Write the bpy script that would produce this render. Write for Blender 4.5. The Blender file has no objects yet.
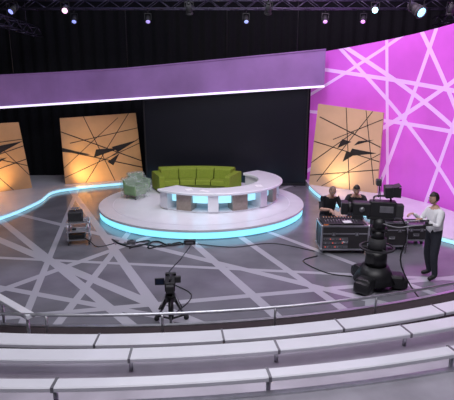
import bpy, bmesh, math, random
from mathutils import Matrix, Vector, Euler
random.seed(4)
D=bpy.data
COL=bpy.context.scene.collection
# ------------------------------------------------------------------ materials
def new_mat(name):
    m=D.materials.new(name); m.use_nodes=True
    nt=m.node_tree
    return m,nt,nt.nodes['Principled BSDF']
def mat(name,col,rough=.5,metal=0,em=None,es=0,var=.12,scale=8,bump=0,spec=.5,trans=0,alpha=1):
    m,nt,p=new_mat(name)
    tc=nt.nodes.new('ShaderNodeTexCoord'); n=nt.nodes.new('ShaderNodeTexNoise')
    n.inputs['Scale'].default_value=scale; n.inputs['Detail'].default_value=4
    nt.links.new(tc.outputs['Object'],n.inputs['Vector'])
    r=nt.nodes.new('ShaderNodeValToRGB')
    r.color_ramp.elements[0].position=.3; r.color_ramp.elements[1].position=.7
    r.color_ramp.elements[0].color=(*[c*(1-var) for c in col],1)
    r.color_ramp.elements[1].color=(*[min(1,c*(1+var)) for c in col],1)
    nt.links.new(n.outputs['Fac'],r.inputs['Fac']); nt.links.new(r.outputs['Color'],p.inputs['Base Color'])
    p.inputs['Roughness'].default_value=rough; p.inputs['Metallic'].default_value=metal
    p.inputs['Specular IOR Level'].default_value=spec
    if trans: p.inputs['Transmission Weight'].default_value=trans
    if alpha<1: p.inputs['Alpha'].default_value=alpha
    if em: p.inputs['Emission Color'].default_value=(*em,1); p.inputs['Emission Strength'].default_value=es
    if bump:
        b=nt.nodes.new('ShaderNodeBump'); b.inputs['Strength'].default_value=bump
        nt.links.new(n.outputs['Fac'],b.inputs['Height']); nt.links.new(b.outputs['Normal'],p.inputs['Normal'])
    return m
def line_mat(name,base,stripe,lines,coord,rough=.4,em=0,var=.15,vscale=.6,soft=0):
    """lines: (x0,y0,x1,y1,halfwidth) in the coordinate plane"""
    m,nt,p=new_mat(name)
    tc=nt.nodes.new('ShaderNodeTexCoord'); vec=tc.outputs[coord]
    prev=None
    for (x0,y0,x1,y1,w) in lines:
        L=math.hypot(x1-x0,y1-y0); a=-(y1-y0)/L; b=(x1-x0)/L; c=a*x0+b*y0
        d=nt.nodes.new('ShaderNodeVectorMath'); d.operation='DOT_PRODUCT'; d.inputs[1].default_value=(a,b,0)
        nt.links.new(vec,d.inputs[0])
        k=nt.nodes.new('ShaderNodeMath'); k.operation='COMPARE'; k.inputs[1].default_value=c; k.inputs[2].default_value=w
        nt.links.new(d.outputs['Value'],k.inputs[0])
        if prev is None: prev=k.outputs[0]
        else:
            mx=nt.nodes.new('ShaderNodeMath'); mx.operation='MAXIMUM'
            nt.links.new(prev,mx.inputs[0]); nt.links.new(k.outputs[0],mx.inputs[1]); prev=mx.outputs[0]
    n=nt.nodes.new('ShaderNodeTexNoise'); n.inputs['Scale'].default_value=vscale; n.inputs['Detail'].default_value=5
    nt.links.new(vec,n.inputs['Vector'])
    r=nt.nodes.new('ShaderNodeValToRGB')
    r.color_ramp.elements[0].position=.3; r.color_ramp.elements[1].position=.7
    r.color_ramp.elements[0].color=(*[c*(1-var) for c in base],1); r.color_ramp.elements[1].color=(*[min(1,c*(1+var)) for c in base],1)
    nt.links.new(n.outputs['Fac'],r.inputs['Fac'])
    mix=nt.nodes.new('ShaderNodeMix'); mix.data_type='RGBA'
    nt.links.new(prev,mix.inputs[0]); nt.links.new(r.outputs['Color'],mix.inputs[6]); mix.inputs[7].default_value=(*stripe,1)
    nt.links.new(mix.outputs[2],p.inputs['Base Color'])
    p.inputs['Roughness'].default_value=rough
    if em:
        nt.links.new(mix.outputs[2],p.inputs['Emission Color']); p.inputs['Emission Strength'].default_value=em
    return m
# ------------------------------------------------------------------ builder
class B:
    def __init__(s): s.bm=bmesh.new(); s.mats=[]; s.M=Matrix()
    def mi(s,m):
        if m not in s.mats: s.mats.append(m)
        return s.mats.index(m)
    def add(s,t,m,mtx=None,smooth=False):
        i=s.mi(m)
        for f in t.faces: f.material_index=i; f.smooth=smooth
        t.transform(s.M@(mtx if mtx is not None else Matrix()))
        me=D.meshes.new('t'); t.to_mesh(me); t.free(); s.bm.from_mesh(me); D.meshes.remove(me)
    def box(s,c,sz,m,rot=(0,0,0),bev=0,top=None):
        t=bmesh.new(); bmesh.ops.create_cube(t,size=1)
        if top:
            for v in t.verts:
                if v.co.z>0: v.co.x*=top[0]; v.co.y*=top[1]
        for v in t.verts: v.co=Vector((v.co.x*sz[0],v.co.y*sz[1],v.co.z*sz[2]))
        if bev: bmesh.ops.bevel(t,geom=list(t.edges),offset=bev,segments=2,affect='EDGES',profile=.5)
        s.add(t,m,Matrix.Translation(c)@Euler(rot).to_matrix().to_4x4())
    def cyl(s,p0,p1,r0,m,r1=None,seg=14,smooth=True):
        p0=Vector(p0);p1=Vector(p1);d=p1-p0;L=d.length
        if r1 is None:r1=r0
        t=bmesh.new(); bmesh.ops.create_cone(t,cap_ends=True,segments=seg,radius1=r0,radius2=r1,depth=L)
        s.add(t,m,Matrix.Translation((p0+p1)/2)@d.to_track_quat('Z','Y').to_matrix().to_4x4(),smooth)
    def sph(s,c,r,m,sc=(1,1,1),rot=(0,0,0),seg=16):
        t=bmesh.new(); bmesh.ops.create_uvsphere(t,u_segments=seg,v_segments=seg//2+2,radius=r)
        s.add(t,m,Matrix.Translation(c)@Euler(rot).to_matrix().to_4x4()@Matrix.Diagonal((*sc,1)),True)
    def tube(s,pts,r,m,seg=8,sub=4):
        P=[Vector(p) for p in pts]
        if sub>1 and len(P)>2:
            Q=[]
            for i in range(len(P)-1):
                a=P[max(0,i-1)];b=P[i];c=P[i+1];d=P[min(len(P)-1,i+2)]
                for k in range(sub):
                    u=k/sub
                    Q.append(.5*((2*b)+(c-a)*u+(2*a-5*b+4*c-d)*u*u+(3*b-a-3*c+d)*u**3))
            Q.append(P[-1]); P=Q
        t=bmesh.new(); rings=[]
        for i,p in enumerate(P):
            d=(P[min(i+1,len(P)-1)]-P[max(i-1,0)])
            if d.length<1e-6: d=Vector((0,0,1))
            q=d.to_track_quat('Z','Y')
            rings.append([t.verts.new(p+q@Vector((r*math.cos(a*2*math.pi/seg),r*math.sin(a*2*math.pi/seg),0))) for a in range(seg)])
        for i in range(len(rings)-1):
            for a in range(seg):
                t.faces.new((rings[i][a],rings[i][(a+1)%seg],rings[i+1][(a+1)%seg],rings[i+1][a]))
        t.faces.new(rings[0][::-1]); t.faces.new(rings[-1])
        s.add(t,m,None,True)
    def prism(s,poly,z0,z1,m,msides=None):
        t=bmesh.new()
        lo=[t.verts.new((x,y,z0)) for x,y in poly]; hi=[t.verts.new((x,y,z1)) for x,y in poly]
        n=len(poly)
        t.faces.new(hi); t.faces.new(lo[::-1])
        for i in range(n): t.faces.new((lo[i],lo[(i+1)%n],hi[(i+1)%n],hi[i]))
        bmesh.ops.recalc_face_normals(t,faces=list(t.faces))
        s.add(t,m)
    def arc(s,C,r0,r1,z0,z1,a0,a1,m,seg=48,prof=None,smooth=False):
        """sweep a section (r,z) about C; angles in degrees"""
        pr=prof or [(r0,z0),(r1,z0),(r1,z1),(r0,z1)]
        t=bmesh.new(); full=abs(a1-a0)>=359.9; rings=[]
        n=seg if full else seg+1
        for i in range(n):
            a=math.radians(a0+(a1-a0)*i/seg)
            rings.append([t.verts.new((C[0]+r*math.cos(a),C[1]+r*math.sin(a),z)) for r,z in pr])
        k=len(pr)
        for i in range(n if full else n-1):
            A=rings[i];Bq=rings[(i+1)%n]
            for j in range(k): t.faces.new((A[j],A[(j+1)%k],Bq[(j+1)%k],Bq[j]))
        if not full: t.faces.new(rings[0]); t.faces.new(rings[-1][::-1])
        bmesh.ops.recalc_face_normals(t,faces=list(t.faces))
        s.add(t,m,None,smooth)
    def wall(s,path,z0,z1,th,m,uv=True):
        """vertical ribbon with thickness following path (x,y); z0/z1 may be lists"""
        n=len(path); t=bmesh.new(); uvl=t.loops.layers.uv.new('UVMap')
        Z0=z0 if isinstance(z0,list) else [z0]*n; Z1=z1 if isinstance(z1,list) else [z1]*n
        P=[Vector(p) for p in path]; S=[0]
        for i in range(1,n): S.append(S[-1]+(P[i]-P[i-1]).length)
        sec=[]
        for i in range(n):
            d=(P[min(i+1,n-1)]-P[max(i-1,0)]).normalized(); nn=Vector((-d.y,d.x))*th
            a=P[i]; b=P[i]+nn
            sec.append([t.verts.new((a.x,a.y,Z0[i])),t.verts.new((a.x,a.y,Z1[i])),t.verts.new((b.x,b.y,Z1[i])),t.verts.new((b.x,b.y,Z0[i]))])
        idx={}
        for i,q in enumerate(sec):
            for v in q: idx[v]=i
        for i in range(n-1):
            for j in range(4): t.faces.new((sec[i][j],sec[i][(j+1)%4],sec[i+1][(j+1)%4],sec[i+1][j]))
        t.faces.new(sec[0]); t.faces.new(sec[-1][::-1])
        for f in t.faces:
            for l in f.loops: l[uvl].uv=(S[idx[l.vert]],l.vert.co.z)
        bmesh.ops.recalc_face_normals(t,faces=list(t.faces))
        s.add(t,m)
    def obj(s,name,parent=None,bevel=0):
        me=D.meshes.new(name); s.bm.to_mesh(me); s.bm.free()
        for m in s.mats: me.materials.append(m)
        o=D.objects.new(name,me); COL.objects.link(o)
        if parent: o.parent=parent
        return o
def empty(name,loc=(0,0,0)):
    e=D.objects.new(name,None); COL.objects.link(e); e.location=loc; e.empty_display_size=.1
    return e
def smooth_path(pts,sub=6):
    P=[Vector(p) for p in pts];Q=[]
    for i in range(len(P)-1):
        a=P[max(0,i-1)];b=P[i];c=P[i+1];d=P[min(len(P)-1,i+2)]
        for k in range(sub):
            u=k/sub; Q.append(.5*((2*b)+(c-a)*u+(2*a-5*b+4*c-d)*u*u+(3*b-a-3*c+d)*u**3))
    Q.append(P[-1]); return [tuple(q) for q in Q]
# ------------------------------------------------------------------ palette
black=mat('black_plastic',(.012,.012,.014),.45)
dark=mat('dark_rubber',(.03,.03,.033),.7)
grey=mat('grey_metal',(.22,.22,.24),.4,.6)
alu=mat('aluminium',(.62,.63,.66),.3,.9)
white=mat('gloss_white_laminate',(.78,.79,.84),.25,var=.04,scale=2)
white2=mat('satin_white',(.66,.66,.72),.45,var=.07,scale=3)
cyan=mat('cyan_led_diffuser',(.3,.75,.9),.4,em=(.22,.74,1.0),es=1.25,var=.03)
cyan_soft=mat('cyan_led_soft',(.5,.8,.9),.4,em=(.35,.8,1.0),es=.9,var=.03)
glass=mat('lens_glass',(.02,.03,.06),.05,spec=1)
# ------------------------------------------------------------------ room shell
flines=[(-3.1,11.3,-1.09,7.2,.11),(-1.0,11.6,.86,7.4,.10),(-6.15,11.6,-.65,7.2,.12),(.49,11.6,1.99,8.0,.09),
(-2.93,7.2,-2.83,11.3,.08),(-.42,8.0,2.55,8.6,.08),(-4.6,8.4,-2.36,11.6,.10),(1.93,11.3,4.3,8.0,.08),(-6.8,13.2,-2.8,8.4,.10),
(-5,10.2,3,9.2,.07),(2.6,7.5,4.6,13.5,.09),(-7,9.4,0,6.9,.08),(-8,15,-3.4,12,.1),(-6,17.5,-4,9,.07)]
floor_m=line_mat('studio_floor_vinyl',(.185,.185,.21),(.46,.46,.51),flines,'Object',rough=.15,var=.22,vscale=.9)
b=B(); b.box((0,9,-.05),(38,27,.1),floor_m); b.obj('floor')
wallm=mat('black_paint_wall',(.012,.012,.02),.8)
b=B(); b.box((0,22.6,4.5),(38,.2,9),wallm); b.obj('wall_back')
b=B(); b.box((-19.1,9,4.5),(.2,27,9),wallm); b.obj('wall_left')
b=B(); b.box((19.1,9,4.5),(.2,27,9),wallm); b.obj('wall_right')
b=B(); b.box((0,-4.6,4.5),(38,.2,9),wallm); b.obj('wall_front')
b=B(); b.box((0,9,9.05),(38,27,.1),mat('black_ceiling',(.012,.011,.02),.9)); b.obj('ceiling')

# magenta cyclorama, gently curved; u runs along the wall
plines=[(0,4.9,8.5,3.6,.07),(.2,3.9,4.6,6.2,.06),(1.6,5.6,8.5,1.6,.075),(2.2,1.8,8.5,5.6,.075),(3.4,0,5.4,6.2,.075),(4.6,6.1,8.5,.4,.075),
(2.6,2.9,8.5,2.5,.065),(5.6,0,7.4,6.2,.07),(3.0,4.1,7.6,0,.07),(3.3,6,3.9,0,.06)]
pink=line_mat('magenta_added_glow_cyclorama',(.56,.10,.58),(.72,.44,.82),plines,'UV',rough=.5,em=.40,var=.12,vscale=.5)  # emission put into the wall colour as added glow, no lamps behind it
path=smooth_path([(3.6,19.9),(5.0,18.5),(6.35,16.85),(7.25,15.0),(7.7,13.2),(7.9,11.8)],6)
b=B(); nn_=len(path); b.wall(path,0,[5.45+.62*min(1,i/(nn_*.62)) for i in range(nn_)],.12,pink); b.obj('wall_cyclorama')
# fascia header
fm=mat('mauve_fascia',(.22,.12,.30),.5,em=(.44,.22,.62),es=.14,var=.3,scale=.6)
fp=smooth_path([(-13.5,14.5),(-10.6,16.6),(-7.2,18.0),(-3.4,18.5),(0,18.7),(3.9,18.8)],6)
n=len(fp); z0=[3.32+.78*((p[0]+9)/12.3) for p in fp]; z0=[max(3.1,z) for z in z0]
z1=[z+1.15+.25*max(0,min(1,(p[0]+4)/8)) for p,z in zip(fp,z0)]
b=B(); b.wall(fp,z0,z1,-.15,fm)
led=mat('white_led_tube',(.9,.85,1),.4,em=(.80,.72,1),es=1.2,var=.02)
b.tube([(p[0],p[1]-.18,z-.02) for p,z in zip(fp,z0)],.04,led,sub=1)
b.tube([(p[0],p[1]-.18,z) for p,z in zip(fp,z1)],.03,fm,sub=1)
for x in (-12,-8,-4,0,2.8):
    b.cyl((x,18.9 if x>-6 else 17.5,4.6),(x,18.9 if x>-6 else 17.5,8.98),.015,black)
b.obj('header_fascia')
# curtain
cur=mat('black_velvet_curtain',(.010,.012,.014),.95)
b=B(); cp=[]
for i in range(260):
    x=-14.5+i*.1; cp.append((x,21.4+.06*math.sin(i*1.15)))
b.wall(cp,0.02,7.6,.03,cur); b.obj('black_curtain')
# black screen
scr=mat('black_screen',(.006,.007,.012),.32,var=.05)
b=B(); b.box((-.05,18.95,2.0),(6.75,.12,3.98),scr)
for x in (-3.42,3.32): b.box((x,18.93,2.0),(.05,.16,3.98),black)
b.box((-.05,18.93,.06),(6.75,.2,.1),black); b.obj('black_backdrop_screen')

# ------------------------------------------------------------------ patterned panels
pan_m=mat('amber_fabric_panel',(.68,.39,.18),.6,var=.14,scale=.9)
pan_m2=mat('tan_fabric_panel',(.68,.46,.27),.6,var=.10,scale=.9)
inkm=mat('black_print',(.015,.012,.012),.5)
def panel(name,p0,p1,z0,hl,hr,insL,insR,m,lines,shards):
    p0=Vector((*p0,0));p1=Vector((*p1,0));d=(p1-p0);W=d.length;d.normalize();nn=Vector((d.y,-d.x,0))
    def pt(u,v,o=0):
        xl=insL*v; xr=W-insR*v; x=xl+(xr-xl)*u; z=z0+v*(hl+(hr-hl)*u)
        return p0+d*x+Vector((0,0,z))+nn*o
    b=B()
    def quad(uvs,o0,o1,m):
        t=bmesh.new(); A=[t.verts.new(pt(u,v,o0)) for u,v in uvs]; C=[t.verts.new(pt(u,v,o1)) for u,v in uvs]; k=len(uvs)
        t.faces.new(C); t.faces.new(A[::-1])
        for i in range(k): t.faces.new((A[i],A[(i+1)%k],C[(i+1)%k],C[i]))
        bmesh.ops.recalc_face_normals(t,faces=list(t.faces)); b.add(t,m)
    quad([(0,0),(1,0),(1,1),(0,1)],-.1,0,m)
    H=(hl+hr)/2
    for (u0,v0,u1,v1,w) in lines:
        L=math.hypot((u1-u0)*W,(v1-v0)*H); a=-(v1-v0)*H/L*w/W; c=(u1-u0)*W/L*w/H
        quad([(u0-a,v0-c),(u1-a,v1-c),(u1+a,v1+c),(u0+a,v0+c)],.001,.008,inkm)
    for sh in shards: quad(sh,.001,.010,inkm)
    for u in (.15,.80):
        q=pt(u,.6,-.1); g=pt(u,0,-.4); g.z=z0; b.cyl(q,g,.025,black); f=pt(u,0,-.1); b.cyl(f,g,.025,black)
    return b.obj(name)
LZ=.142
linesL=[(0,.52,1,.18,.018),(0,.80,1,.28,.018),(.1,.62,1,.78,.013),(.25,0,.9,1,.015),(0,.25,.75,.95,.012),(.3,1,.62,0,.015),(.0,.1,1,.55,.014),(.55,.35,1,.62,.013)]
shL=[[(.38,.38),(.75,.50),(.42,.50)],[(.62,.52),(.98,.60),(.70,.44)],[(.55,.30),(.72,.42),(.62,.24)],[(.0,.50),(.35,.42),(.0,.56)]]
panel('patterned_light_panel',(-6.78,18.5),(-3.72,19.75),LZ,2.72,2.88,0,.22,pan_m,linesL,shL)
linesR=[(0,.55,1,.40,.015),(.05,.85,1,.58,.017),(.12,.05,.85,1,.015),(0,.28,.6,.72,.015),(.45,1,.62,0,.015),(.3,.6,1,.92,.013),(0,.12,1,.30,.015),(.2,0,1,.5,.013),(.75,1,.95,.1,.014)]
shR=[[(.38,.50),(.58,.60),(.44,.62)],[(.55,.42),(.95,.50),(.60,.52)],[(.48,.34),(.66,.46),(.52,.48)],[(.62,.56),(.90,.66),(.68,.62)]]
panel('patterned_light_panel.001',(3.42,18.45),(5.72,16.75),LZ,3.30,3.02,.26,0.0,pan_m2,linesR,shR)
linesF=[(0,.3,1,.65,.014),(.2,1,.8,0,.014),(.4,.7,1,.75,.012),(.3,.2,1,.45,.014),(0,.8,1,.35,.014),(.55,1,1,.2,.012)]
shF=[[(.7,.55),(1,.72),(.75,.68)],[(.5,.3),(.8,.5),(.6,.46)]]
panel('patterned_light_panel.002',(-10.6,15.6),(-7.85,17.75),LZ,2.55,2.62,0,.25,pan_m,linesF,shF)

# ------------------------------------------------------------------ side platforms with LED edge
def side_platform(name,poly_front,poly_back):
    e=poly_front
    b=B(); b.prism(e+poly_back,.0,.10,white2); b.prism(e+poly_back,.101,.14,white)
    b.wall([(x,y) for x,y in e],.012,.095,.02,cyan_soft); b.wall([(x,y) for x,y in e],.012,.095,-.02,cyan_soft)
    return b
eL=smooth_path([(-10.2,9.8),(-8.2,11.6),(-7.1,13.5),(-6.75,15.6),(-6.85,17.2),(-6.2,18.0),(-4.9,18.8),(-3.6,19.3)],5)
b=side_platform('L',eL,[(-3.6,20.6),(-13.5,20.6),(-13.5,9.8)]); b.obj('curved_side_platform')
eR=smooth_path([(3.42,18.3),(3.5,16.6),(3.9,15.0),(4.7,13.4),(5.5,11.9),(6.2,10.9)],5)
b=side_platform('R',eR,[(7.75,11.7),(7.55,13.2),(7.1,14.95),(6.2,16.8),(4.9,18.45),(3.7,19.65),(3.42,19.4)]); b.obj('curved_side_platform.001')

# ------------------------------------------------------------------ round stage
PC=(-.85,15.0)
b=B()
b.arc(PC,0.001,3.36,.0,.05,0,360,white2,96)
b.arc(PC,3.20,3.40,.03,.205,0,360,cyan,96)
b.arc(PC,0.001,3.43,.206,.29,0,360,white,96,prof=[(.001,.206),(3.41,.206),(3.43,.22),(3.43,.28),(3.42,.29),(.001,.29)])
b.arc(PC,2.95,2.98,.291,.294,0,360,white2,96)
b.obj('round_stage_platform')
PZ=.294
# ------------------------------------------------------------------ desk
DC=(-.5,15.6); a0,a1=-134,46
wood=mat('grey_oak_panel',(.30,.25,.22),.5,scale=14)
b=B()
b.arc(DC,1.62,2.42,0,0,a0,a1,white,72,prof=[(1.60,.84),(2.38,.84),(2.44,.87),(2.44,.92),(2.42,.935),(1.62,.935),(1.60,.92)])
b.arc(DC,2.02,2.10,.55,.84,a0+2,a1-2,cyan_soft,60)
b.arc(DC,1.72,2.30,PZ+.002,PZ+.03,a0+2,a1-2,white2,72)
for i,a in enumerate([-130,-112,-88,-66,-44,-20,5,26,43]):
    w=13 if i%2 else 8
    b.arc(DC,1.75,2.26 if i%2 else 2.34,PZ+.03,.84,a-w/2,a+w/2,[white2,wood,white,wood][i%4],8)
b.arc(DC,1.72,1.76,PZ+.03,.84,a0+2,a1-2,white2,60)
pap=mat('paper',(.8,.8,.82),.6)
for (a,r,rz) in [(-110,2.0,.3),(-95,2.1,1.0),(-40,2.0,.2)]:
    b.box((DC[0]+r*math.cos(math.radians(a)),DC[1]+r*math.sin(math.radians(a)),.942),(.21,.30,.008),pap,(0,0,rz))
b.obj('curved_presenter_desk')
# ------------------------------------------------------------------ sofa
green=mat('lime_green_fabric',(.19,.26,.018),.8,scale=20,bump=.1)
greend=mat('dark_green_fabric',(.10,.14,.015),.85,scale=20)
b=B()
SC=(-1.22,13.3)
A0,A1=67,111
def secang(a):return math.radians(a)
b.arc(SC,2.95,3.75,0,0,A0,A1,greend,30,prof=[(2.98,PZ+.06),(3.72,PZ+.06),(3.72,PZ+.26),(2.98,PZ+.26)])
b.arc(SC,3.68,3.95,0,0,A0,A1,green,30,prof=[(3.62,PZ+.08),(3.95,PZ+.08),(3.95,PZ+.78),(3.90,PZ+.84),(3.76,PZ+.84),(3.70,PZ+.78)])
k=4; st=(A1-A0)/k
for i in range(k):
    x0=A0+i*st+.35; x1=A0+(i+1)*st-.35
    b.arc(SC,0,0,0,0,x0,x1,green,8,prof=[(2.95,PZ+.27),(3.62,PZ+.27),(3.62,PZ+.42),(3.58,PZ+.45),(3.0,PZ+.45),(2.95,PZ+.41)])
    b.arc(SC,0,0,0,0,x0,x1,green,8,prof=[(3.46,PZ+.455),(3.66,PZ+.455),(3.70,PZ+.79),(3.58,PZ+.81),(3.52,PZ+.76)])
for a in (A0-1.8,A1+1.8):
    b.arc(SC,0,0,0,0,a-1.9,a+1.9,green,6,prof=[(2.92,PZ+.06),(3.93,PZ+.06),(3.93,PZ+.66),(3.88,PZ+.70),(2.98,PZ+.64),(2.92,PZ+.59)])
for a in (A0,90,A1):
    for r in (3.05,3.85):
        x=SC[0]+r*math.cos(secang(a));y=SC[1]+r*math.sin(secang(a)); b.cyl((x,y,PZ),(x,y,PZ+.07),.03,grey)
b.obj('curved_green_sofa')
# plastic wrapped armchairs at left
wrap=mat('clear_plastic_wrap',(.50,.62,.54),.15,var=.35,scale=9,bump=.6,alpha=.35)
pale=mat('pale_green_fabric',(.20,.32,.16),.7)
def armchair(name,x,y,rz):
    b=B(); b.M=Matrix.Translation((x,y,PZ))@Matrix.Rotation(rz,4,'Z')
    b.box((0,0,.24),(.58,.54,.22),pale,bev=.04); b.box((0,.24,.44),(.58,.13,.46),pale,(-.12,0,0),bev=.05)
    for sx in (-.27,.27): b.box((sx,0,.34),(.10,.54,.32),pale,bev=.04)
    for sx in (-.22,.22):
        for sy in (-.2,.2): b.cyl((sx,sy,0),(sx,sy,.15),.02,grey)
    t=bmesh.new(); bmesh.ops.create_grid(t,x_segments=14,y_segments=22,size=1)
    for v in t.verts:
        s_=(v.co.y+1)/2; X=v.co.x*.34
        prof=[(-.33,.05),(-.34,.50),(-.10,.53),(.12,.56),(.20,.72),(.36,.72),(.37,.05)]
        q=s_*(len(prof)-1); i=min(int(q),len(prof)-2); u=q-i
        y0=prof[i][0]*(1-u)+prof[i+1][0]*u; z=prof[i][1]*(1-u)+prof[i+1][1]*u
        k=.014*math.sin(31*X+17*z+11*y0)
        v.co=(X+k,y0+k,max(.03,z+k*.8-(.05 if abs(v.co.x)>.95 else 0)))
    b.add(t,wrap,None,True)
    return b.obj(name)
armchair('plastic_wrapped_armchair',-3.2,15.35,math.radians(60))
armchair('plastic_wrapped_armchair.001',-3.25,16.35,math.radians(40))

# ------------------------------------------------------------------ audience tribune
TC=(-2,21.3); T0,T1=-90-36,-90+46
car=mat('tribune_brown_carpet',(.040,.028,.032),.9)
tg=mat('tribune_lilac_deck',(.44,.41,.47),.45,var=.15,scale=2)
tg2=mat('tribune_grey_deck',(.32,.31,.35),.5,var=.2,scale=2)
b=B()
b.arc(TC,15.2,16.3,0,.50,T0,T1,car,90)
b.arc(TC,16.3,17.5,0,.70,T0,T1,tg,90)
b.arc(TC,17.5,19.2,0,.95,T0,T1,tg2,90)
b.arc(TC,19.2,20.9,0,1.30,T0,T1,tg2,90)
b.arc(TC,20.9,24.0,0,1.75,T0,T1,tg2,90)
for r,z in ((15.2,.50),(16.3,.70),(17.5,.95),(19.2,1.3)):
    b.arc(TC,r,r+.06,z,z+.02,T0,T1,alu,90)
def rail(r0,r1,zt,zb,step=9,off=0,seam=3):
    b.arc(TC,0,0,0,0,T0,T1,white,90,prof=[(r0,zt-.05),(r1,zt-.05),(r1,zt-.01),(r1-.015,zt),(r0+.015,zt),(r0,zt-.01)])
    a=T0+off
    while a<T1:
        x=math.radians(a); rm=(r0+r1)/2
        b.cyl((TC[0]+rm*math.cos(x),TC[1]+rm*math.sin(x),zb),(TC[0]+rm*math.cos(x),TC[1]+rm*math.sin(x),zt-.05),.025,alu)
        b.arc(TC,r0-.005,r1+.005,zt-.055,zt+.004,a-.05,a+.05,grey,1)
        a+=step
rail(15.80,16.08,.72,.50,6,1)
rail(16.5,16.74,.93,.70,6,3)
rail(17.34,17.5,1.12,.70,7,2)
rail(18.3,18.6,1.25,.95,7,2)
b.tube([(TC[0]+15.55*math.cos(math.radians(a)),TC[1]+15.55*math.sin(math.radians(a)),.86) for a in range(int(T0)+1,int(T1),2)],.022,alu,sub=1)
for a in range(int(T0)+4,int(T1),6):
    x=math.radians(a); p=(TC[0]+15.55*math.cos(x),TC[1]+15.55*math.sin(x)); b.cyl((*p,.5),(*p,.86),.018,alu)
for dx,dy,dz in ((0,0,0),(-.42,-.22,.10)):
    p0=Vector((-4.3+dx,7.2+dy,.66+dz)); p1=Vector((-2.75+dx,5.75+dy,.84+dz)); d=p1-p0; mid=(p0+p1)/2
    b.box(mid,(d.length,.12,.07),white,(0,-math.asin(d.z/d.length),math.atan2(d.y,d.x)),bev=.01)
    for u in (.06,.5,.94):
        q=p0+d*u; b.cyl((q.x,q.y,.0),(q.x,q.y,q.z-.03),.022,alu)
b.obj('audience_tribune')

# ------------------------------------------------------------------ truss & lamps
tm=mat('truss_dark_steel',(.10,.09,.14),.4,.6)
b=B()
def truss(p0,p1,w=.3):
    p0=Vector(p0);p1=Vector(p1);d=(p1-p0);L=d.length;d.normalize();s=Vector((-d.y,d.x,0)).normalized()*w/2;u=Vector((0,0,w/2))
    for a in (-1,1):
        for c in (-1,1): b.cyl(p0+s*a+u*c,p1+s*a+u*c,.024,tm,seg=8)
    n=int(L/.45)
    for i in range(n):
        q0=p0+d*(L*i/n);q1=p0+d*(L*(i+1)/n)
        k=1 if i%2 else -1
        for a in (-1,1):
            b.cyl(q0+s*a+u*k,q1+s*a-u*k,.012,tm,seg=6); b.cyl(q0+s*k+u*a,q1-s*k+u*a,.012,tm,seg=6)
    for f in (.1,.5,.9):
        q=p0+d*L*f+u; b.cyl(q,(q.x,q.y,8.98),.01,tm,seg=6)
truss((-12,14,6.75),(12,14,6.75)); b.obj('lighting_truss')
b=B(); truss((-12,17.6,7.0),(12,17.6,7.0)); b.obj('lighting_truss.001')
b=B(); truss((8.3,8,6.6),(8.3,19,6.6)); b.obj('lighting_truss.002')
b=B(); truss((-7.5,8,6.2),(-7.5,19,6.2)); b.obj('lighting_truss.003')
def lamp_fix(i,x,y,z,col,es,aim,sc=.7):
    em=mat('lamp_lens_%d'%i,col,.3,em=col,es=es,var=.01)
    b=B(); q=(Vector(aim)-Vector((x,y,z))).to_track_quat('Z','Y').to_matrix().to_4x4()
    S=Matrix.Translation((x,y,z))@Matrix.Scale(sc,4); b.M=S
    b.cyl((0,0,.28),(0,0,.48),.03,black); b.box((0,0,.27),(.36,.08,.03),black)
    for s in (-.17,.17): b.box((s,0,.12),(.02,.07,.32),black)
    b.M=S@q
    b.cyl((0,0,-.22),(0,0,.12),.10,dark,r1=.14); b.cyl((0,0,.12),(0,0,.20),.14,dark,r1=.16); b.cyl((0,0,.19),(0,0,.205),.11,em)
    b.cyl((0,0,-.28),(0,0,-.22),.07,black)
    b.obj('stage_spotlight' if i==0 else 'stage_spotlight.%03d'%i)
zl=6.24
L=[(-1.1,14,zl,(.6,.75,1),.8,(-.8,19,0)),(4.3,14,zl,(.45,.85,1),10,(2,6,3)),(5.5,14,zl,(.3,.7,1),2.2,(9,6,1),1.2),(-4.7,14,zl,(1,.5,.85),2.5,(-3,6,2)),
(-6.2,14,zl,(.3,.35,1),1.5,(-9,8,1)),(1.2,14,zl,(.4,.4,1),.8,(1,19,1)),(6.5,14,zl,(.6,.2,.9),1,(6.8,16,3)),
(-5.6,17.6,6.5,(.3,.35,1),1.2,(-5,12,0)),(-2.9,17.6,6.5,(.5,.4,1),.8,(-2,12,0)),(.7,17.6,6.5,(.4,.5,1),.9,(1,12,0)),(3.6,17.6,6.5,(.8,.4,1),1,(3,12,0)),(5.0,17.6,6.5,(.8,.3,1),1.5,(3,12,0))]
for i,l in enumerate(L): lamp_fix(i,*l)

# ------------------------------------------------------------------ people
def skin(verts,edges,rad,roots,sub=2):
    me=D.meshes.new('sk'); me.from_pydata([tuple(v) for v in verts],edges,[]); o=D.objects.new('sk',me); COL.objects.link(o)
    md=o.modifiers.new('Skin','SKIN'); md.use_smooth_shade=True
    sv=me.skin_vertices[0].data
    for i,r in enumerate(rad):
        r=r if isinstance(r,tuple) else (r,r); sv[i].radius=r; sv[i].use_root=False
    for r in roots: sv[r].use_root=True
    s=o.modifiers.new('S','SUBSURF'); s.levels=sub; s.render_levels=sub
    dg=bpy.context.evaluated_depsgraph_get(); dg.update()
    m2=D.meshes.new_from_object(o.evaluated_get(dg)); D.objects.remove(o); D.meshes.remove(me)
    return m2
def seg_dist(p,a,b):
    ab=b-a; t=max(0,min(1,(p-a).dot(ab)/ab.length_squared)); return (p-(a+ab*t)).length
skinm=mat('skin_tone',(.56,.34,.25),.5,var=.06)
lipm=mat('lip',(.36,.15,.13),.5); eyew=mat('eye_white',(.75,.75,.75),.3); eyed=mat('eye_iris',(.03,.02,.02),.2)
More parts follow.
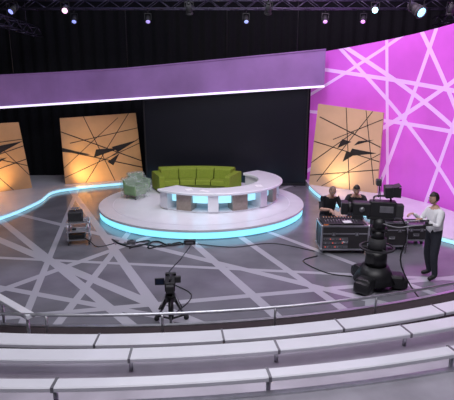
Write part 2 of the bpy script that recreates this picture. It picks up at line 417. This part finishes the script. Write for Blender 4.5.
def hand(wrist,fwd,up,side,parent,name,curl=.5,T=Matrix()):
    """side: sign of the thumb side; up: back of the hand"""
    f=Vector(fwd).normalized(); u=Vector(up).normalized(); s=f.cross(u)*side; w=Vector(wrist)
    V=[w-f*.02,w+f*.03,w+f*.06]; E=[(0,1),(1,2)]; R=[(.026,.024),(.034,.02),(.036,.018)]; roots=[0]
    for k,(o,ln) in enumerate([(.033,.072),(.011,.080),(.0-.011,.074),(-.033,.058)]):
        p=w+f*.055+s*o; roots.append(len(V)); V.append(p); R.append(.011); ang=.15
        for j,fr in enumerate((.35,.40,.30,.25)):
            d=f*math.cos(ang)-u*math.sin(ang); p=p+d*ln*fr*1.15; V.append(p); R.append(.0098-.0012*j); E.append((len(V)-2,len(V)-1)); ang+=curl
    p=w+f*.02+s*.02; roots.append(len(V)); V.append(p); R.append(.013)
    for d,l in ((f*.55+s*.8-u*.15,.035),(f*.8+s*.45-u*.35,.03),(f*.9+s*.05-u*.5,.025)):
        p=p+d.normalized()*l; V.append(p); R.append(.0105); E.append((len(V)-2,len(V)-1))
    me=skin([T@v for v in V],E,R,roots,2); me.materials.append(skinm); me.name=name
    o=D.objects.new(name,me); COL.objects.link(o); o.parent=parent
def person(name,T,J,top,bottom,shoe,hair,hp,headrot,hands,sleeve=True,bulk=1.0,bald=False,extra=None):
    root=empty(name)
    names=['pelvis','spine','chest','neckb','neck','hl','kl','al','tl','hr','kr','ar','tr','sl','el','wl','sr','er','wr']
    rad=dict(pelvis=(.155,.12),spine=(.15,.115),chest=(.165,.125),neckb=(.085,.08),neck=.055,h=.106,k=.076,a=.056,t=.042,s=.072,e=.052,w=.034)
    V=[T@Vector(J[n]) for n in names]
    R=[]
    for n in names:
        r=rad[n] if n in rad else rad[n[0]]
        R.append(tuple(x*bulk for x in r) if isinstance(r,tuple) else r*(bulk if n[0]!='w' else 1))
    ix={n:i for i,n in enumerate(names)}
    En=[('pelvis','spine'),('spine','chest'),('chest','neckb'),('neckb','neck'),('pelvis','hl'),('hl','kl'),('kl','al'),('al','tl'),('pelvis','hr'),('hr','kr'),('kr','ar'),('ar','tr'),('chest','sl'),('sl','el'),('el','wl'),('chest','sr'),('sr','er'),('er','wr')]
    me=skin(V,[(ix[a],ix[c]) for a,c in En],R,[0],2)
    for m in (skinm,top,bottom,shoe): me.materials.append(m)
    cat={}
    for a,c in En:
        if 'neck'==c: k=0
        elif c in('tl','tr'): k=3
        elif a in('hl','hr','kl','kr') or c in('hl','hr'): k=2
        else: k=1
        cat[(a,c)]=k
    if not sleeve:
        cat[('el','wl')]=0; cat[('er','wr')]=0
    pz=T@Vector(J['pelvis']); sz=T@Vector(J['spine'])
    for p in me.polygons:
        c=p.center; best=min(En,key=lambda e:seg_dist(c,V[ix[e[0]]],V[ix[e[1]]]))
        k=cat[best]
        if best==('pelvis','spine'):
            t=(c-pz).dot((sz-pz).normalized()); k=1 if t>-.02 else 2
        p.material_index=k
    me.name='body'; o=D.objects.new('body',me); COL.objects.link(o); o.parent=root
    b=B(); b.M=T@Matrix.Translation(hp)@Euler(headrot).to_matrix().to_4x4()
    t=bmesh.new(); bmesh.ops.create_uvsphere(t,u_segments=28,v_segments=20,radius=1)
    for v in t.verts:
        x,y,z=v.co
        w=.078*(1-.25*max(0,-z)**1.5); dx=.098
        X=x*dx; Y=y*w; Z=z*.122
        if z<0 and x<0: X*=1-.28*(-z)
        if z<-.2 and x>0: X*=1-.06*(-z); X+=.012*(-z)
        if x>.55 and z<.1: X=min(X,.090+.004*z)
        if x>.6 and abs(y)<.5 and .0<z<.25 : X-=.006
        v.co=(X,Y,Z)
    b.add(t,skinm,None,True)
    t=bmesh.new(); bmesh.ops.create_cone(t,cap_ends=True,segments=10,radius1=.017,radius2=.006,depth=.05)
    b.add(t,skinm,Matrix.Translation((.098,0,-.012))@Euler((0,-.32,0)).to_matrix().to_4x4(),True)
    b.sph((.104,0,-.032),.012,skinm,(1,1.25,.8))
    b.sph((.088,0,-.068),.02,lipm,(.45,1.15,.35))
    for s in (-1,1):
        b.sph((.083,s*.031,.012),.0125,eyew,(.7,1.15,.8)); b.sph((.0905,s*.031,.012),.006,eyed,(.6,1,1))
        b.box((.093,s*.032,.034),(.008,.032,.006),hair if not bald else eyed,(0,0,0),bev=.002)
        b.sph((-.005,s*.080,-.008),.024,skinm,(.75,.3,1.25),(0,0,s*.3))
    t=bmesh.new(); bmesh.ops.create_uvsphere(t,u_segments=28,v_segments=20,radius=1)
    dele=[v for v in t.verts if (v.co.z < (.42 if v.co.x>.35 else (-.05 if v.co.x>-.25 else -.45)))]
    bmesh.ops.delete(t,geom=dele,context='VERTS')
    g=1.07 if not bald else 1.012
    for v in t.verts:
        x,y,z=v.co; w=.078*(1-.25*max(0,-z)**1.5)
        n=1+.02*math.sin(23*x+17*y)
        X=x*.098;
        if z<0 and x<0: X*=1-.2*(-z)
        v.co=(X*g*n-.002,y*w*g*n*1.02,z*.122*g*n)
    b.add(t,hair,None,True)
    if extra: extra(b)
    b.obj('head',root)
    for i,(w,f,u,sd,c) in enumerate(hands):
        hand(w,f,u,sd,root,'hand_%d'%(i+1),c,T)
    return root
hairb=mat('dark_brown_hair',(.02,.014,.01),.6,scale=60,var=.4)
stub=mat('shaved_hair',(.20,.13,.10),.7,scale=80)
shirtw=mat('light_grey_sweatshirt',(.84,.84,.86),.85,scale=12,bump=.15,var=.05)
shirtb=mat('black_tshirt',(.016,.016,.02),.85); jeans=mat('dark_jeans',(.025,.027,.04),.85,scale=25); shoe=mat('black_shoe',(.012,.012,.012),.5)
def headset(b):
    pts=[(-.0,-.088,0),(0,-.075,.09),(0,0,.138),(0,.075,.09),(0,.088,0)]
    b.tube(pts,.007,black); b.sph((0,.088,-.005),.026,black,(1,.5,1.1)); b.sph((0,-.088,-.005),.026,black,(1,.5,1.1))
    b.tube([(.0,.09,-.01),(.05,.085,-.05),(.095,.04,-.075)],.004,black)
OPT=Matrix.Translation((4.36,9.05,0))@Matrix.Rotation(math.radians(192),4,'Z')@Matrix.Scale(1.04,4)
JO=dict(pelvis=(0,0,1.0),spine=(.0,0,1.14),chest=(.03,0,1.34),neckb=(.03,0,1.49),neck=(.05,0,1.58),
 hl=(0,.09,.93),kl=(.05,.13,.50),al=(-.02,.14,.09),tl=(.15,.16,.045),hr=(0,-.09,.93),kr=(.0,-.14,.50),ar=(-.10,-.15,.09),tr=(.07,-.18,.045),
 sl=(.03,.185,1.44),el=(.13,.25,1.18),wl=(.40,.15,1.33),sr=(.03,-.185,1.44),er=(.15,-.25,1.20),wr=(.42,-.13,1.37))
person('camera_operator',OPT,JO,shirtw,jeans,shoe,hairb,(.085,0,1.695),(0,.12,0),[((.42,.145,1.335),(1,-.1,.05),(0,.35,1),-1,.55),((.44,-.125,1.375),(1,.1,.05),(0,-.35,1),1,.55)],bulk=1.1,extra=headset)
JS=dict(pelvis=(0,0,.58),spine=(.05,0,.74),chest=(.13,0,.96),neckb=(.20,0,1.11),neck=(.245,0,1.18),
 hl=(.03,.10,.55),kl=(.42,.16,.52),al=(.36,.18,.09),tl=(.52,.20,.045),hr=(.03,-.10,.55),kr=(.42,-.16,.52),ar=(.36,-.18,.09),tr=(.52,-.20,.045),
 sl=(.16,.185,1.06),el=(.28,.27,.82),wl=(.50,.14,.88),sr=(.16,-.185,1.06),er=(.30,-.27,.83),wr=(.54,-.12,.88))
HS=[((.51,.135,.88),(1,-.15,-.20),(0,.1,1),-1,.3),((.55,-.115,.88),(1,.15,-.20),(0,-.1,1),1,.3)]
T1m=Matrix.Translation((2.70,11.75,.0))@Matrix.Rotation(math.radians(-82),4,'Z')@Matrix.Scale(1.10,4)
person('seated_technician',T1m,JS,shirtb,jeans,shoe,stub,(.29,0,1.27),(0,.45,0),HS,sleeve=False,bald=True,bulk=1.15)
T2m=Matrix.Translation((3.50,11.85,.0))@Matrix.Rotation(math.radians(-108),4,'Z')@Matrix.Scale(1.10,4)
person('seated_technician.001',T2m,JS,shirtb,jeans,shoe,hairb,(.285,0,1.275),(0,.35,.1),HS,sleeve=False,bulk=1.15)
for i,(x,y) in enumerate(((2.70,11.78),(3.51,11.88))):
    b=B(); b.cyl((x,y,.42),(x,y,.48),.17,black)
    for a in range(4):
        q=math.radians(45+90*a); b.cyl((x+.12*math.cos(q),y+.12*math.sin(q),.44),(x+.19*math.cos(q),y+.19*math.sin(q),0),.014,alu)
    b.arc((x,y),.14,.16,.18,.2,0,360,alu,20)
    b.obj('round_stool' if i==0 else 'round_stool.001')

# ------------------------------------------------------------------ flight cases
led_r=mat('red_led',(.8,.05,.03),.4,em=(1,.1,.05),es=1)
caseb=mat('flightcase_black_laminate',(.03,.028,.03),.45); orange=mat('orange_tag',(.7,.22,.04),.5)
def flight(b,x0,x1,y0,y1,z0,z1):
    cx,cy,cz=(x0+x1)/2,(y0+y1)/2,(z0+z1)/2
    b.box((cx,cy,cz),(x1-x0,y1-y0,z1-z0),caseb)
    for y in (y0,y1):
        for z in (z0,z1): b.box((cx,y,z),(x1-x0+.03,.04,.04),alu)
        for x in (x0,x1): b.box((x,y,cz),(.04,.04,z1-z0+.03),alu)
    for x in (x0,x1):
        for z in (z0,z1): b.box((x,cy,z),(.04,y1-y0+.03,.04),alu)
        for y in (y0,y1):
            for z in (z0,z1): b.sph((x,y,z),.036,alu,seg=10)
    b.box((cx,y0-.004,z0+(z1-z0)*.68),(x1-x0,.02,.025),alu)
    for f in (.25,.75):
        xx=x0+(x1-x0)*f; b.box((xx,y0-.014,z0+(z1-z0)*.66),(.09,.012,.09),grey,bev=.004); b.box((xx,y0-.022,z0+(z1-z0)*.66),(.03,.012,.05),alu)
    b.box((cx,y0-.012,z0+(z1-z0)*.35),(.16,.01,.09),grey); b.tube([(cx-.06,y0-.02,z0+(z1-z0)*.36),(cx-.05,y0-.04,z0+(z1-z0)*.33),(cx+.05,y0-.04,z0+(z1-z0)*.33),(cx+.06,y0-.02,z0+(z1-z0)*.36)],.01,alu)
def casters(b,x0,x1,y0,y1):
    for x in (x0+.08,x1-.08):
        for y in (y0+.08,y1-.08):
            b.box((x,y,.10),(.07,.07,.04),grey); b.cyl((x-.02,y,.05),(x+.02,y,.05),.05,dark)
b=B(); casters(b,2.32,3.46,10.5,11.1); flight(b,2.32,3.46,10.5,11.1,.13,.72)
for i,z in enumerate((.20,.30,.40)):
    b.box((2.66,10.486,z),(.6,.02,.075),grey,bev=.004)
    for k in range(8): b.box((2.41+k*.06,10.473,z),(.02,.008,.02),[led_r,alu,dark,black][(k+i)%4])
b.box((2.85,10.80,.76),(1.0,.5,.07),black,(.10,0,0),bev=.01)
for k in range(12):
    x=2.44+k*.07
    b.box((x,10.74,.795),(.012,.24,.004),grey,(.10,0,0)); b.box((x,10.70+.012*(k*5%9),.805),(.022,.035,.016),alu,(.1,0,0))
    for j in range(3): b.cyl((x,10.90+j*.045,.805+j*.004),(x,10.90+j*.045,.828+j*.004),.010,[dark,alu,orange][j])
b.box((3.28,10.90,.87),(.26,.05,.22),black,(-.2,0,0),bev=.01); b.box((2.95,10.62,.80),(.21,.15,.01),pap,(0.1,0,.2))
b.box((2.42,10.62,.745),(.12,.16,.03),orange)
b.obj('audio_mixer_flight_case')
b=B(); casters(b,3.76,4.5,10.75,11.3); flight(b,3.76,4.5,10.75,11.3,.13,.74)
b.box((4.02,11.0,.81),(.34,.3,.09),black,bev=.01); b.box((4.32,11.05,.79),(.2,.24,.06),grey,bev=.01); b.tube([(4.24,10.9,.78),(4.39,10.8,.77),(4.46,10.70,.5),(4.44,10.6,.02),(4.2,10.3,.015)],.012,black)
b.obj('equipment_flight_case')
b=B(); casters(b,4.66,5.2,11.2,11.7); flight(b,4.66,5.2,11.2,11.7,.13,.55); b.obj('equipment_flight_case.001')

# ------------------------------------------------------------------ broadcast pedestal camera (local +x = lens)
b=B(); b.M=Matrix.Translation((3.03,8.62,0))@Matrix.Rotation(math.radians(168),4,'Z')@Matrix.Scale(1.07,4)
for k in range(3):
    a=math.radians(60+120*k); x,y=.44*math.cos(a),.44*math.sin(a)
    b.box((x*.55,y*.55,.20),(.62,.36,.20),black,(0,0,a),bev=.05,top=(.9,.8))
    b.box((x*1.02,y*1.02,.14),(.30,.32,.22),black,(0,0,a),bev=.06)
    for s in (-.05,.05):
        c=Vector((x*1.05,y*1.05,.062)); t=Vector((-math.sin(a),math.cos(a),0))
        b.cyl(c+t*(s-.022),c+t*(s+.022),.06,dark)
b.cyl((0,0,.14),(0,0,.44),.40,black,r1=.24,seg=24)
b.cyl((0,0,.42),(0,0,.76),.20,black,seg=24); b.cyl((0,0,.74),(0,0,.98),.165,dark,seg=20); b.cyl((0,0,.96),(0,0,1.14),.12,black,seg=20)
b.arc((0,0),.29,.325,.78,.81,0,360,dark,32)
for k in range(3):
    a=math.radians(120*k); b.cyl((.1*math.cos(a),.1*math.sin(a),.79),(.30*math.cos(a),.30*math.sin(a),.795),.014,dark)
b.box((0,0,1.17),(.30,.26,.06),black,bev=.015); b.cyl((0,-.14,1.27),(0,.14,1.27),.11,black,seg=20); b.box((0,0,1.38),(.46,.20,.05),black,bev=.01)
b.box((-.04,0,1.55),(.46,.22,.30),black,bev=.02); b.box((-.33,0,1.53),(.15,.18,.24),dark,bev=.02)
b.box((.33,0,1.54),(.34,.24,.25),black,bev=.03); b.cyl((.50,0,1.54),(.58,0,1.54),.10,black,r1=.12); b.box((.64,0,1.54),(.12,.28,.22),black,bev=.01); b.cyl((.695,0,1.54),(.705,0,1.54),.09,glass)
b.tube([(.12,0,1.69),(.10,0,1.78),(-.14,0,1.78),(-.18,0,1.69)],.018,black)
b.box((-.12,0,1.88),(.14,.30,.20),black,(0,.1,0),bev=.015); b.box((-.195,0,1.88),(.02,.25,.16),glass,(0,.1,0)); b.box((-.25,0,1.985),(.14,.31,.012),black,(0,.3,0)); b.box((-.25,.15,1.89),(.14,.01,.18),black); b.box((-.25,-.15,1.89),(.14,.01,.18),black)
b.cyl((.04,0,1.76),(.04,0,2.0),.012,black); b.box((.06,0,2.04),(.08,.17,.11),dark,bev=.01); b.box((.105,0,2.04),(.01,.14,.08),glass)
b.cyl((.02,.06,1.66),(.02,.06,2.16),.006,black)
b.box((-.1,.115,1.56),(.24,.012,.12),grey,bev=.004); b.cyl((.33,.12,1.54),(.33,.135,1.54),.05,grey)
for s in (-1,1):
    b.tube([(-.05,s*.13,1.30),(-.30,s*.16,1.25),(-.60,s*.16,1.30),(-.84,s*.14,1.325)],.013,grey); b.cyl((-.74,s*.15,1.315),(-.90,s*.135,1.33),.019,dark)
b.box((-.80,.14,1.36),(.06,.05,.05),black,bev=.01)
b.tube([(-.36,0,1.46),(-.5,.05,1.1),(-.42,.1,.6),(-.6,.3,.2),(-.8,.5,.015),(-1.0,.2,.015)],.014,black)
b.box((.1,.14,.62),(.2,.10,.20),dark,bev=.01)
b.obj('broadcast_pedestal_camera')

# ------------------------------------------------------------------ small tripod camera near the tribune
b=B(); b.M=Matrix.Translation((-.96,7.06,0))@Matrix.Rotation(math.radians(95),4,'Z')@Matrix.Scale(1.0,4)
for k in range(3):
    a=math.radians(60+120*k); x,y=.27*math.cos(a),.27*math.sin(a)
    b.cyl((x*.2,y*.2,.46),(x,y,.09),.02,grey); b.cyl((x*.25,y*.25,.50),(x*.7,y*.7,.25),.036,black)
    b.cyl((0,0,.10),(x*1.1,y*1.1,.10),.018,black); b.cyl((x*1.1-.02,y*1.1,.045),(x*1.1+.02,y*1.1,.045),.045,dark); b.cyl((x*1.1,y*1.1,.045),(x*1.1,y*1.1,.12),.015,grey)
b.cyl((0,0,.10),(0,0,.54),.045,black); b.cyl((0,0,.44),(0,0,.56),.09,black); b.cyl((0,-.07,.60),(0,.07,.60),.06,dark); b.box((0,0,.66),(.18,.12,.03),black)
b.box((0,0,.75),(.32,.17,.16),black,bev=.015); b.cyl((.14,0,.75),(.28,0,.75),.055,black,r1=.07); b.box((.31,0,.75),(.07,.19,.14),black,bev=.01)
b.tube([(.1,0,.83),(.09,0,.89),(-.09,0,.89),(-.1,0,.83)],.014,black)
b.box((-.05,.17,.82),(.03,.16,.12),black,bev=.006); b.box((-.066,.17,.82),(.004,.13,.09),glass); b.cyl((0,.06,.80),(-.04,.14,.81),.01,grey)
b.box((-.21,0,.75),(.10,.13,.12),dark,bev=.01); b.cyl((-.05,.04,.655),(-.42,.16,.52),.011,grey); b.cyl((-.36,.14,.54),(-.44,.165,.515),.017,dark)
b.cyl((-.05,-.04,.655),(-.40,-.18,.50),.011,grey); b.box((.02,-.13,.82),(.07,.10,.11),dark,bev=.01)
b.obj('tripod_video_camera')

# ------------------------------------------------------------------ floor monitor stand at left
b=B(); b.M=Matrix.Translation((-3.92,11.40,0))@Matrix.Rotation(math.radians(12),4,'Z')
for sx in (-.26,.26):
    for sy in (-.2,.2):
        b.cyl((sx,sy,.08),(sx,sy,.62),.017,alu); b.cyl((sx-.015,sy,.04),(sx+.015,sy,.04),.04,dark); b.cyl((sx,sy,.04),(sx,sy,.09),.012,grey)
for z in (.14,.36,.60):
    b.box((0,0,z),(.58,.46,.025),alu)
b.box((-.05,-.02,.21),(.40,.32,.11),black,bev=.01); b.box((.02,0,.42),(.36,.3,.09),alu,bev=.01); b.box((-.1,-.16,.42),(.1,.02,.05),black)
b.box((-.06,.04,.74),(.36,.28,.24),dark,(.1,0,0),bev=.02); b.box((-.06,.19,.75),(.30,.01,.19),glass,(.1,0,0)); b.box((.2,-.05,.66),(.12,.18,.08),alu,bev=.01)
b.cyl((-.06,.04,.86),(-.06,.04,.93),.02,alu); b.box((-.06,.04,.94),(.2,.06,.03),alu)
b.tube([(.1,-.15,.2),(.3,-.3,.1),(.5,-.5,.012),(.9,-.3,.012)],.012,black)
b.obj('monitor_equipment_cart')
# cables + stage box
b=B()
def cable(p,r=.013,z=.014): b.tube([(x,y,z) for x,y in p],r,black,6,6)
cable([(-2.9,11.3),(-2.4,11.0),(-1.9,11.45),(-1.5,11.1),(-1.15,11.3)],.018,.019)
cable([(-2.5,10.9),(-2.2,11.2),(-1.7,11.0),(-1.3,11.35),(-1.15,11.2)],.018,.019)
cable([(-3.1,11.6),(-2.7,11.2),(-2.1,11.5),(-2.0,10.9),(-1.6,11.2),(-1.15,11.25)],.018,.019)
cable([(-.95,7.4),(-.7,8.2),(-1.3,9),(-1.1,10.2),(-.95,11.1)],.01,.011)
cable([(2.7,9.1),(2.2,9.3),(1.8,10.0),(2.2,10.35)],.012)
cable([(-.8,11.25),(.2,11.0),(1.2,11.3),(2.2,10.7)],.010,.012)
b.obj('floor_cable')
b=B(); b.box((-.98,11.28,.06),(.30,.16,.11),black,bev=.01); b.box((-.98,11.195,.06),(.2,.006,.05),grey); b.cyl((-1.05,11.28,.115),(-.91,11.28,.115),.012,grey)
b.obj('cable_stage_box')
b=B(); b.box((-2.52,11.30,.05),(.22,.14,.09),grey,bev=.01); b.box((-2.52,11.30,.10),(.10,.03,.02),black)
b.obj('power_distribution_box')

# ------------------------------------------------------------------ lights
def light(name,kind,loc,aim,col,e,**k):
    l=D.lights.new(name,kind); l.color=col; l.energy=e
    for a,v in k.items(): setattr(l,a,v)
    o=D.objects.new(name,l); COL.objects.link(o); o.location=loc
    o.rotation_euler=(Vector(aim)-Vector(loc)).to_track_quat('-Z','Y').to_euler()
    return o
light('stage_softlight','AREA',(-1,12,8.6),(-1,12.5,0),(.90,.90,1),370,shape='RECTANGLE',size=6,size_y=5)
light('stage_key','SPOT',(-1,8,8.4),(-.8,15,.4),(1,.97,.98),1150,spot_size=math.radians(40),spot_blend=.9,shadow_soft_size=.4)
light('front_softlight','AREA',(1,5.5,8.7),(1,8.5,0),(.93,.91,1),450,shape='RECTANGLE',size=9,size_y=4)
light('operator_added_fill','SPOT',(1.5,3.5,8.0),(4.0,9.3,1.0),(1,.97,.96),480,spot_size=math.radians(34),spot_blend=.9,shadow_soft_size=.4)  # added spot, brightens the operator's shirt and the right side
light('tribune_light','AREA',(0,1.5,8.7),(0,3.5,0),(.96,.91,1),310,shape='RECTANGLE',size=12,size_y=3)
light('cyc_wash_top','AREA',(3.6,13.0,8.3),(7.2,15.2,2.6),(1,.72,1),360,shape='RECTANGLE',size=6,size_y=1)
light('cyc_wash_blue','SPOT',(1.5,13,8.0),(4.9,18.6,4.6),(.62,.66,1),650,spot_size=math.radians(28),spot_blend=1,shadow_soft_size=.3)
light('grid_violet_glow','POINT',(5.4,15.8,7.8),(0,0,0),(.55,.35,1),55,shadow_soft_size=.3)
light('grid_blue_glow','POINT',(-5.0,15.8,7.9),(0,0,0),(.35,.35,1),30,shadow_soft_size=.3)
light('left_panel_uplight','SPOT',(-6.1,17.9,.25),(-5.6,18.9,1.0),(1,.66,.26),130,spot_size=math.radians(130),spot_blend=1,shadow_soft_size=.15)
light('right_panel_uplight','SPOT',(3.95,17.15,.25),(4.5,17.6,1.0),(1,.74,.38),85,spot_size=math.radians(130),spot_blend=1,shadow_soft_size=.15)
light('far_left_uplight','SPOT',(-8.3,16.4,.25),(-8.9,16.9,1.0),(1,.62,.24),80,spot_size=math.radians(130),spot_blend=1,shadow_soft_size=.15)
light('panel_front_spot','SPOT',(-4,10,8.2),(-5.3,19,1.6),(1,.82,.62),130,spot_size=math.radians(26),spot_blend=.7,shadow_soft_size=.3)
light('panel_front_spot_b','SPOT',(3,10,8.2),(4.7,17.6,1.8),(1,.90,.8),270,spot_size=math.radians(26),spot_blend=.7,shadow_soft_size=.3)
w=D.worlds.new('w'); bpy.context.scene.world=w; w.use_nodes=True
w.node_tree.nodes['Background'].inputs[0].default_value=(.1,.08,.2,1); w.node_tree.nodes['Background'].inputs[1].default_value=.12
# ------------------------------------------------------------------ camera
cd=D.cameras.new('cam'); cam=D.objects.new('camera',cd); COL.objects.link(cam)
cam.location=(0,0,3.9); cam.rotation_euler=(math.radians(90-13.5),0,0); cd.sensor_width=36; cd.lens=450/454*36
bpy.context.scene.camera=cam
bpy.context.scene.view_settings.view_transform='Standard'
